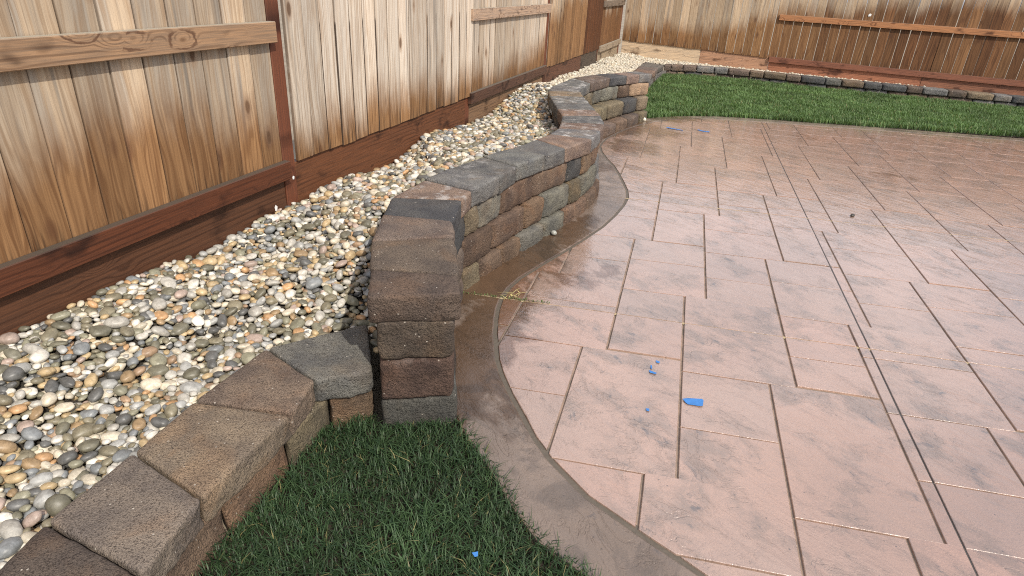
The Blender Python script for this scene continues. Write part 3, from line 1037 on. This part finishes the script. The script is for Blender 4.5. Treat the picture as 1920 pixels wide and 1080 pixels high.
def rail_left(y0, y1, zl, color, alpha, h=.089):
    # front face towards +X: run the board so that its front (local -y) faces +X
    return board('rail', left, (XP + .038, y0), (XP + .038, y1), (zl, zl), (zl + h, zl + h), .0375, color, alpha)


rail_left(.2, 2.553, .445, RAILR, .3)
rail_left(.2, 2.553, 1.082, (.225, .15, .098), .9)
rail_left(.2, 2.553, 1.72, RAILW, .9)
rail_left(4.95, 7.235, .445, (.068, .036, .025), .45)
rail_left(4.95, 7.235, 1.082, (.30, .225, .175), .8)
rail_left(4.95, 7.235, 1.72, RAILW, .8)
rail_left(10.35, 12.20, .425, (.23, .195, .155), .8)
rail_left(10.35, 12.20, 1.075, (.14, .115, .095), .6)
rail_left(10.35, 12.20, 1.72, RAILW, .8)
board('kickboard', left, (XP - .004, .28), (XP - .004, 2.54), (.14, .14), (.472, .472), .036, (.070, .032, .018))
board('kickboard', left, (XP - .001, 2.637), (XP - .001, 4.93), (.12, .12), (.503, .503), .036, KICK)
board('kickboard', left, (XP - .004, 4.99), (XP - .004, 7.22), (.10, .10), (.472, .472), .036, (.15, .095, .06))
board('kickboard', left, (XP - .001, 7.318), (XP - .001, 9.16), (.10, .10), (.495, .495), .036, (.085, .040, .026))
board('kickboard', left, (XP - .001, 9.165), (XP - .001, 10.33), (.10, .10), (.485, .485), .036, (.055, .045, .038))  # the far end's shade is put into this board's dark colour
board('kickboard', left, (XP - .004, 10.34), (XP - .004, 12.16), (.08, .08), (.448, .448), .036, (.24, .20, .15))
fl = mesh('paint_fleck', [(0, -.006, -.008), (.001, .004, -.010), (.001, .008, .004), (0, -.002, .010), (0, -.008, .003)], [[0, 1, 2, 3, 4]], M_WHITE)
put('paint_fleck', fl, left, (XP + .0015 + 2.0, 2.607 - 6.0, .43))
put('paint_fleck', fl, left, (XP + .0005 + 2.0, 2.45 - 6.0, .315), scale=(1, 1.3, 1.6))

# back fence: runs from the left corner to the right, slightly towards the viewer
B0, B1 = Vector((-2.02, 12.345)), Vector((5.4, 11.63))
BD = (B1 - B0).normalized()
BN = Vector((BD.y, -BD.x))          # towards the viewer
BA = math.atan2(BD.y, BD.x)


def bp(x, d=0.0):
    t = (x - B0.x) / BD.x
    p = B0 + BD * t + BN * d
    return (p.x, p.y)


def stain_back(x):
    return float(np.interp(x, [-2, -.9, -.5, -.1, .2, .5, .9, 1.5, 2.2, 3, 5], [.32, .36, .42, .50, .60, .76, .84, .88, .98, 1.05, 1.1]))


def zbb(x):
    return float(np.interp(x, [-2, -1.6, .6, 5], [.49, .475, .405, .36]))


xx = -1.975
while xx < 5.3:
    w = .1415
    c = xx + w / 2
    infront = c < .62
    p = bp(c, .017 if infront else 0.0)
    g = float(np.interp(c, [-1.2, .3, 1.0, 2.4], [.05, .15, .42, .65])) + random.uniform(-.25, .15)
    put('picket', ME_PK, back, (p[0] - .5, p[1] - 12.1, (zbb(c) if infront else .38) + random.uniform(-.007, .007)),
        (random.uniform(-.003, .003), random.uniform(-.006, .006), BA + random.uniform(-.01, .01)),
        (stain_back(c) + random.uniform(-.07, .07), max(0, min(1, g)), float(np.interp(c, [-2, 0, 3], [.15, .2, .55])) + random.uniform(-.2, .2), 0),
        (random.choice((.95, .97, .98, .995, 1.005)) + random.uniform(-.008, .006), 1, 1))
    xx += w
for xa, xb, za, zc, h, col, al in ((.60, 5.3, .346, .325, .089, (.165, .07, .045), .25), (.62, 5.3, 1.005, .985, .089, (.30, .145, .07), .6), (.62, 5.3, 1.70, 1.68, .089, (.42, .25, .14), .6)):
    board('rail', back, bp(xa, .038), bp(xb, .038), (za, zc), (za + h, zc + h), .0375, col, al)
board('kickboard', back, bp(-1.97, .0), bp(-.55, .0), (.10, .10), (.487, .487), .036, (.46, .375, .28))
board('kickboard', back, bp(-.545, .0), bp(.60, .0), (.08, .08), (.45, .45), .036, (.33, .20, .135))
board('kickboard', back, bp(.605, .0), bp(2.9, .0), (.06, .06), (.385, .385), .036, (.26, .115, .07))
board('kickboard', back, bp(2.905, .0), bp(5.3, .0), (.05, .05), (.37, .37), .036, (.18, .085, .055))
for x in (.66, 2.95, 5.25):
    p = bp(x, -.06)
    o = stand_post(back, p[0] + .0445, p[1] + .045, -.1, 2.1, PR)
p = bp(1.93, .002)
put('paint_fleck', mesh('paint_fleck', [(-.02, 0, -.02), (.018, 0, -.016), (.022, 0, .012), (0, 0, .024), (-.018, 0, .01)], [[0, 1, 2, 3, 4]], M_WHITE), back, (p[0] - .5, p[1] - 12.1 - .002, 1.17))

# ------------------------------------------------------------------ pebble bed
GC = np.array([(-1.99, .6, .30), (-1.99, 1.5, .312), (-1.99, 2.5, .30), (-1.99, 3.5, .265), (-1.99, 5.2, .27), (-1.99, 7.3, .30), (-1.99, 9.2, .29), (-1.99, 10.7, .295), (-1.99, 12.3, .26),
               (-1.40, 1.5, .165), (-1.40, .9, .155), (-1.40, .4, .15), (-1.15, 1.86, .165), (-1.06, 1.76, .17), (-1.2, 2.1, .26), (-1.30, 2.3, .36), (-1.38, 2.6, .42), (-1.33, 2.95, .445), (-1.25, 3.3, .455), (-1.17, 3.6, .45), (-1.12, 3.95, .44), (-1.12, 4.3, .39), (-1.17, 4.6, .345),
               (-1.4, 5.0, .32), (-1.55, 5.5, .32), (-1.65, 6.0, .36), (-1.65, 6.5, .43), (-1.5, 7.1, .455), (-1.3, 7.6, .44), (-1.3, 8.0, .36), (-1.5, 8.6, .30), (-1.45, 9.5, .25), (-1.45, 10.6, .22), (-1.5, 11.5, .215), (-1.1, 12.0, .215),
               (0, 12.0, .205), (1, 11.95, .20), (2, 11.85, .195), (4, 11.75, .18), (-1.75, 2.0, .25), (-1.75, 3.0, .34), (-1.7, 4.0, .36), (-1.75, 5.0, .30)])


def gz(x, y):
    d = (GC[:, 0] - x) ** 2 * 2.2 + (GC[:, 1] - y) ** 2 + .012
    w = d ** -2
    return float((w * GC[:, 2]).sum() / w.sum())


BEDIN = [(-1.30, -.55), (-1.34, .40), (-1.356, .70), (-1.36, 1.19), (-1.36, 1.53), (-1.13, 1.83), (-1.03, 1.70)] + [(a[0] + .015, a[1]) for a, b in CAPS[1:]] + [(-1.38, 7.84), (-1.41, 10.5), (-1.42, 11.6), (-1.06, 11.60), (-.6, 11.83), (0, 11.89), (.9, 11.81), (2.3, 11.70), (5.2, 11.62)]
BED = BEDIN + [bp(5.2, .0), bp(-2.0, .0), (-2.0, 12.3), (-2.0, -.55)]
BEDA = np.array(BED)


def inside(poly, x, y):
    c = False
    n = len(poly)
    j = n - 1
    for i in range(n):
        xi, yi = poly[i]
        xj, yj = poly[j]
        if (yi > y) != (yj > y) and x < (xj - xi) * (y - yi) / (yj - yi) + xi:
            c = not c
        j = i
    return c


# soil under the pebbles
vs_, fs_ = [], []
gx = np.arange(-2.05, 5.3, .1)
gy = np.arange(-.6, 12.6, .1)
ids = {}
for i, x in enumerate(gx[:-1]):
    for j, y in enumerate(gy[:-1]):
        if inside(BED, x + .05, y + .05):
            f = []
            for a, b in ((i, j), (i + 1, j), (i + 1, j + 1), (i, j + 1)):
                if (a, b) not in ids:
                    ids[(a, b)] = len(vs_)
                    vs_.append((gx[a], gy[b], gz(gx[a], gy[b]) - .035))
                f.append(ids[(a, b)])
            fs_.append(f)
bed = struct(put('gravel_bed', mesh('gravel_bed', vs_, fs_, M_BEDSOIL, True)))

PAL = [((.60, .55, .45), 13), ((.69, .67, .62), 12), ((.45, .44, .41), 14), ((.36, .37, .37), 11), ((.20, .22, .24), 9), ((.46, .35, .20), 10), ((.34, .235, .13), 7), ((.20, .18, .125), 13),
       ((.33, .22, .14), 3), ((.50, .30, .15), 3), ((.42, .33, .29), 4), ((.10, .105, .11), 9), ((.25, .245, .18), 10), ((.14, .135, .10), 10)]
PCOL = np.array([c for c, w in PAL])
PW = np.array([w for c, w in PAL], float)
PW /= PW.sum()


def icos(sub):
    bm = bmesh.new()
    bmesh.ops.create_icosphere(bm, subdivisions=sub, radius=1.0)
    v = np.array([tuple(x.co) for x in bm.verts])
    f = np.array([[y.index for y in x.verts] for x in bm.faces])
    bm.free()
    return v, f


def pebble_shape(v, seed):
    out = np.empty_like(v)
    for i, p in enumerate(v):
        q = Vector(p)
        s = 1 + .17 * noise.noise(q * .9 + Vector((seed * 7.1, 0, 0))) + .08 * noise.noise(q * 1.9 + Vector((0, seed * 3.3, 0)))
        # squarish river-stone section
        e = (abs(q.x) ** 2.5 + abs(q.y) ** 2.5 + abs(q.z) ** 2.5) ** (-1 / 2.5)
        out[i] = tuple(q * s * (0.55 + 0.45 * e))
    return out


ICO2, ICO2F = icos(3)
ICO1, ICO1F = icos(2)
SH_HI = [pebble_shape(ICO2, k + 1) for k in range(14)]
SH_LO = [pebble_shape(ICO1, k + 21) for k in range(14)]
ME_HI = []
for s in SH_HI:
    ME_HI.append(mesh('pebble', s, [list(map(int, f)) for f in ICO2F], M_PEB, True))


def eul(rx, ry, rz):
    return np.array(Matrix.Rotation(rz, 3, 'Z') @ Matrix.Rotation(ry, 3, 'Y') @ Matrix.Rotation(rx, 3, 'X'))


# dart throwing: big ones first, then smaller ones into the gaps
cell = .05
grid = {}
pebs = []
CAMP = np.array([0, 0, 1.4])


def try_put(x, y, r, k, zoff, key):
    cx, cy = int(math.floor(x / cell)), int(math.floor(y / cell))
    for i in range(cx - 2, cx + 3):
        for j in range(cy - 2, cy + 3):
            for (px, py, pr) in grid.get((i, j, key), ()):
                if (px - x) ** 2 + (py - y) ** 2 < (k * (pr + r)) ** 2:
                    return False
    grid.setdefault((cx, cy, key), []).append((x, y, r))
    pebs.append((x, y, r, zoff))
    return True


def scatter(ntry, rlo, rhi, k, zoff, key, ymin=-.3):
    rr = rs.uniform(0, 1, (ntry, 4))
    for a, b, c, d in rr:
        if a < .80:          # the strip by the left fence
            x = -2.0 + c * 1.05
            y = ymin + b * (12.4 - ymin)
        else:
            x = -1.5 + c * 6.6
            y = 11.5 + b * .8
        if not inside(BED, x, y):
            continue
        try_put(x, y, rlo + (rhi - rlo) * d ** 1.6, k, zoff, key)


scatter(5000, .020, .028, .83, .004, 0)
scatter(50000, .0125, .0205, .80, .0, 0)
scatter(90000, .0085, .013, .77, -.003, 0)
scatter(50000, .0135, .023, .76, -.019, 1)
scatter(60000, .012, .020, .72, -.011, 2)
info = []
for (x, y, r, zo) in pebs:
    z = gz(x, y) + zo
    d = math.sqrt(x * x + y * y + (z - 1.4) ** 2)
    # rough test of being in the frame (left limit of the view)
    info.append((x, y, r, zo, z, d))
vis = sorted([i for i, p in enumerate(info) if p[3] > -.02 and p[1] > 1.0 + (-1.36 - p[0]) * -.25 and p[2] > .0105 and p[0] < 0], key=lambda i: -info[i][2] / info[i][5])
single = set(vis[:300])
LV, LF_, LCl = [], [], []
base_n = 0
for i, (x, y, r, zo, z, d) in enumerate(info):
    col = PCOL[rs.choice(len(PW), p=PW)] * rs.uniform(.82, 1.12)
    col = col * .91 + np.array((.36, .335, .28)) * .09
    if y > 6.5:
        col = col * .35 + np.array((.60, .56, .47)) * .65     # drier stones at the far corner
    asp = rs.uniform(1.05, 1.65)
    flat_ = rs.uniform(.50, .78)
    rot = (rs.normal(0, .28), rs.normal(0, .28), rs.uniform(0, 6.28))
    sx, sy, sz = r * math.sqrt(asp) * 1.06, r / math.sqrt(asp) * 1.06, r * flat_
    zc = z - .006 + rs.uniform(-.006, .009)
    if i in single:
        put('pebble', ME_HI[i % 14], bed, (x, y, zc), rot, tuple(float(c) for c in col), (sx, sy, sz))
    else:
        R = eul(*rot)
        hi = d < 3.6
        sh, fc = (SH_LO[i % 14], ICO1F)
        v = (sh * np.array([sx, sy, sz])) @ R.T + np.array([x, y, zc])
        LV.append(v)
        LF_.append(fc + base_n)
        base_n += len(v)
        LCl.append(np.tile(np.array([*col, 1.0]), (len(v), 1)))


def np_mesh(name, V, F, C, m, smooth=True):
    me = bpy.data.meshes.new(name)
    n, k = len(F), F.shape[1]
    me.vertices.add(len(V))
    me.vertices.foreach_set('co', V.astype(np.float32).ravel())
    me.loops.add(n * k)
    me.loops.foreach_set('vertex_index', F.astype(np.int32).ravel())
    me.polygons.add(n)
    me.polygons.foreach_set('loop_start', np.arange(0, n * k, k, dtype=np.int32))
    me.polygons.foreach_set('loop_total', np.full(n, k, dtype=np.int32))
    if smooth:
        me.polygons.foreach_set('use_smooth', np.ones(n, dtype=bool))
    at = me.color_attributes.new('Col', 'FLOAT_COLOR', 'POINT')
    at.data.foreach_set('color', C.astype(np.float32).ravel())
    me.materials.append(m)
    me.update(calc_edges=True)
    me.validate()
    return me


o = put('pebbles', np_mesh('pebbles', np.concatenate(LV), np.concatenate(LF_), np.concatenate(LCl), M_PEBM), bed)
o['kind'] = 'stuff'

# ------------------------------------------------------------------ lawns
FRONT = [(-1.06, 1.245), (-1.08, 1.42), (-.96, 1.545), (-.93, 1.50), (-.67, 1.64), (-.60, 1.57), (-.483, 1.46), (-.362, 1.335), (-.262, 1.247), (-.11, 1.182), (.2, 1.04), (.6, .88), (1.2, .71), (1.9, .56), (1.9, -.6), (-.6, -.6), (-.75, -.25), (-.87, .05), (-.96, .36), (-1.015, .66), (-1.055, .88)]
BACKL = [(-.80, 7.68), (-.642, 7.875), (-.316, 8.147), (-.005, 8.312), (.311, 8.407), (.938, 8.545), (1.684, 8.727), (2.064, 8.812), (4.0, 9.195), (6.5, 9.64), (6.5, 11.3), (5, 11.35), (2.3, 11.43), (1.5, 11.47), (.9, 11.54), (.3, 11.60), (-.25, 11.64), (-.6, 11.56), (-1.05, 11.36), (-1.08, 10.0), (-1.04, 7.75)]


def soil_z(x, y):
    if y < 4:
        return -.018
    return float(np.interp(y, [7.6, 8.8, 11.5], [-.02, .0, .05]))


def lawn_mesh(poly, n, wlo, whi, hlo, hhi, lean, tone, far):
    P = np.array(poly)
    lo, hi = P.min(0), P.max(0)
    pts = []
    while len(pts) < n:
        c = rs.uniform(lo, hi, (n, 2))
        # vectorised inside test
        ins = np.zeros(len(c), bool)
        j = len(P) - 1
        for i in range(len(P)):
            xi, yi = P[i]
            xj, yj = P[j]
            cond = ((yi > c[:, 1]) != (yj > c[:, 1]))
            with np.errstate(divide='ignore', invalid='ignore'):
                xc = (xj - xi) * (c[:, 1] - yi) / (yj - yi) + xi
            ins ^= cond & (c[:, 0] < xc)
            j = i
        pts.extend(c[ins].tolist())
    p = np.array(pts[:n])
    clump = np.array([noise.noise(Vector((a * 6, b * 6, 0))) for a, b in p])
    clump2 = np.array([noise.noise(Vector((a * 1.6, b * 3.2, 5))) for a, b in p])
    ang = rs.uniform(0, 2 * np.pi, n)
    lang = ang + rs.normal(0, 1.0, n)
    h = rs.uniform(hlo, hhi, n) * (1 + .28 * clump)
    w = rs.uniform(wlo, whi, n)
    ln = np.abs(rs.normal(0, lean, n)) * h + .12 * h
    z0 = np.array([soil_z(a, b) for a, b in p])
    dx, dy = np.cos(lang), np.sin(lang)
    sx, sy = -np.sin(lang), np.cos(lang)
    V = np.empty((n, 5, 3))
    V[:, 0] = np.stack([p[:, 0] - sx * w / 2, p[:, 1] - sy * w / 2, z0], 1)
    V[:, 1] = np.stack([p[:, 0] + sx * w / 2, p[:, 1] + sy * w / 2, z0], 1)
    mx, my, mz = p[:, 0] + dx * ln * .32, p[:, 1] + dy * ln * .32, z0 + h * .6
    V[:, 2] = np.stack([mx + sx * w * .42, my + sy * w * .42, mz], 1)
    V[:, 3] = np.stack([mx - sx * w * .42, my - sy * w * .42, mz], 1)
    V[:, 4] = np.stack([p[:, 0] + dx * ln, p[:, 1] + dy * ln, z0 + h * (1 - .25 * np.minimum(1, ln / h))], 1)
    ix = np.arange(n)[:, None] * 5
    F = np.concatenate([ix + np.array([0, 1, 2]), ix + np.array([0, 2, 3]), ix + np.array([3, 2, 4])])
    t = rs.uniform(0, 1, n)[:, None]
    g = np.array(tone[0]) * (1 - t) + np.array(tone[1]) * t
    g *= (1 + .32 * clump[:, None] + .45 * clump2[:, None] * (1 if far else .4))
    dry = rs.uniform(0, 1, n) < (.022 if not far else .03)
    g[dry] = np.array((.30, .27, .12)) * rs.uniform(.5, 1.0, (dry.sum(), 1))
    C = np.ones((n, 5, 4))
    C[:, :, :3] = g[:, None, :]
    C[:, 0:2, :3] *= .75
    return np_mesh('grass', V.reshape(-1, 3), F, C.reshape(-1, 4), M_GRASS)


struct(put('front_soil', mesh('front_soil', [(a, b, -.018) for a, b in ccw(FRONT)], [list(range(len(FRONT)))], M_SOIL)))
bl = ccw(BACKL)
struct(put('back_soil', mesh('back_soil', [(a, b, soil_z(a, b)) for a, b in bl], [list(range(len(bl)))], M_SOIL)))
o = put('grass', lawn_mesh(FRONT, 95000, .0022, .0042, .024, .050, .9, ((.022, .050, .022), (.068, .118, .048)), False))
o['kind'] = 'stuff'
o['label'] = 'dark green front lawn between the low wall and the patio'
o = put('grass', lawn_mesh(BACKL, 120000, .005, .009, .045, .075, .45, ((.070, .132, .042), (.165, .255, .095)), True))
o['kind'] = 'stuff'
o['label'] = 'back lawn beyond the patio below the far fence'

# ------------------------------------------------------------------ small things
def scrap(pts, z, label, curl=.004, group=None):
    c = np.mean(np.array(pts), axis=0)
    n = len(pts)
    V = [(c[0] * 0, 0, 0.0006)]
    top = [(p[0] - c[0], p[1] - c[1], .0006 + curl * random.random()) for p in pts]
    bot = [(x, y, zz - .0005) for x, y, zz in top]
    V = top + bot
    F = [list(range(n)), list(range(2 * n - 1, n - 1, -1))] + [[i, i + n, (i + 1) % n + n, (i + 1) % n] for i in range(n)]
    F[2:] = [f[::-1] for f in F[2:]][::-1]
    o = put('tape_scrap', mesh('tape_scrap', V, F, M_TAPE), None, (c[0], c[1], z))
    return tag(o, label, 'tape', group)


PZ = .003
scrap([(.063, 2.064), (.076, 2.047), (.085, 2.040), (.132, 2.045), (.139, 2.052), (.140, 2.086), (.134, 2.092), (.082, 2.080)], PZ, 'largest torn strip of blue tape lying by a dark joint', .003)
scrap([(-.066, 2.300), (-.048, 2.296), (-.050, 2.283), (-.062, 2.284)], PZ, 'tiny blue tape shred, upper one of the cluster beside the joint', .002)
scrap([(-.083, 2.215), (-.050, 2.207), (-.055, 2.196), (-.078, 2.198)], PZ, 'narrow blue tape shred just above the pale stained slab centre', .002)
scrap([(-.082, 2.255), (-.078, 2.228), (-.072, 2.230), (-.077, 2.257)], PZ, 'thin upright blue tape shred in the cluster of three', .002)
scrap([(-.060, 1.952), (-.048, 1.954), (-.046, 1.940), (-.056, 1.938)], PZ, 'lone blue speck of tape on the slab left of the big strip', .002)
scrap([(-.545, 7.20), (-.46, 7.17), (-.36, 7.145), (-.36, 7.17), (-.46, 7.205), (-.54, 7.235)], PZ, 'far strip of blue tape nearer the curved wall end', .003)
scrap([(-.214, 7.27), (-.15, 7.235), (-.083, 7.235), (-.083, 7.262), (-.15, 7.268), (-.205, 7.30)], PZ, 'far strip of blue tape right of its twin near the back lawn', .003)
scrap([(-.400, 1.074), (-.389, 1.068), (-.384, 1.078), (-.388, 1.089), (-.398, 1.086)], .050, 'crumpled blue tape bit caught in the front grass', .016)

tag(put('stone', mesh('stone', SH_HI[2], [list(map(int, f)) for f in ICO2F], M_PEB, True), None, (-.838, 7.46, .022), (.1, .2, .6), (.70, .66, .56), (.034, .027, .024)),
    'cream pebble on the concrete border below the far wall end', 'pebble')
tag(put('stone', mesh('stone', SH_HI[5], [list(map(int, f)) for f in ICO2F], M_PEB, True), None, (-.835, 3.50, .016), (.1, .2, .2), (.34, .35, .33), (.018, .015, .015)),
    'small grey pebble at the foot of the curved wall', 'pebble')
for (x, y, s, lab) in ((1.02, 4.50 + .23, .014, 'dark crumb of debris on the shiny slabs right of the saw cut'),):
    p = uv(1.33, 4.66)
    tag(put('stone', mesh('stone', SH_HI[7], [list(map(int, f)) for f in ICO2F], M_PEB, True), None, (p[0], p[1], .008), (0, 0, 1), (.05, .045, .04), (.020, .013, .010)), lab, 'debris')


def blades(name, centre, n, spread, hlo, hhi, flatness, m, w=.003, line=None):
    V, F = [], []
    for _ in range(n):
        if line:
            t = random.random()
            x = line[0][0] * (1 - t) + line[1][0] * t + random.gauss(0, spread) - centre[0]
            y = line[0][1] * (1 - t) + line[1][1] * t + random.gauss(0, spread) - centre[1]
        else:
            x, y = random.gauss(0, spread), random.gauss(0, spread)
        a = random.uniform(0, 6.28)
        L = random.uniform(hlo, hhi)
        d = Vector((math.cos(a), math.sin(a), 0))
        s = Vector((-d.y, d.x, 0)) * w / 2
        up = Vector((0, 0, 1)) * (1 - flatness)
        p0 = Vector((x, y, .002))
        p1 = p0 + d * L * .5 * flatness + up * L * .5 + Vector((0, 0, .004))
        p2 = p0 + d * L * flatness + up * L * .65 + Vector((0, 0, .002))
        k = len(V)
        V += [p0 - s, p0 + s, p1 + s, p1 - s, p2]
        F += [[k, k + 1, k + 2, k + 3], [k + 3, k + 2, k + 4]]
    return put(name, mesh(name, V, F, m), None, centre)


tag(blades('straw_tuft', (-.80, 2.615, .002), 14, .022, .03, .08, .97, M_STRAW, .003), 'wisp of yellow dry grass where the groove meets the saw cut', 'dry grass')
mg = mat_plain('moss green', (.10, .14, .04), .8)
o = blades('joint_weeds', (-.9, 2.58, -.004), 160, .006, .008, .02, .5, mg, .003, line=((-1.04, 2.552), (-.62, 2.62)))
tag(o, 'green weeds sprouting along the saw cut beside the wall', 'weeds')
o['kind'] = 'stuff'
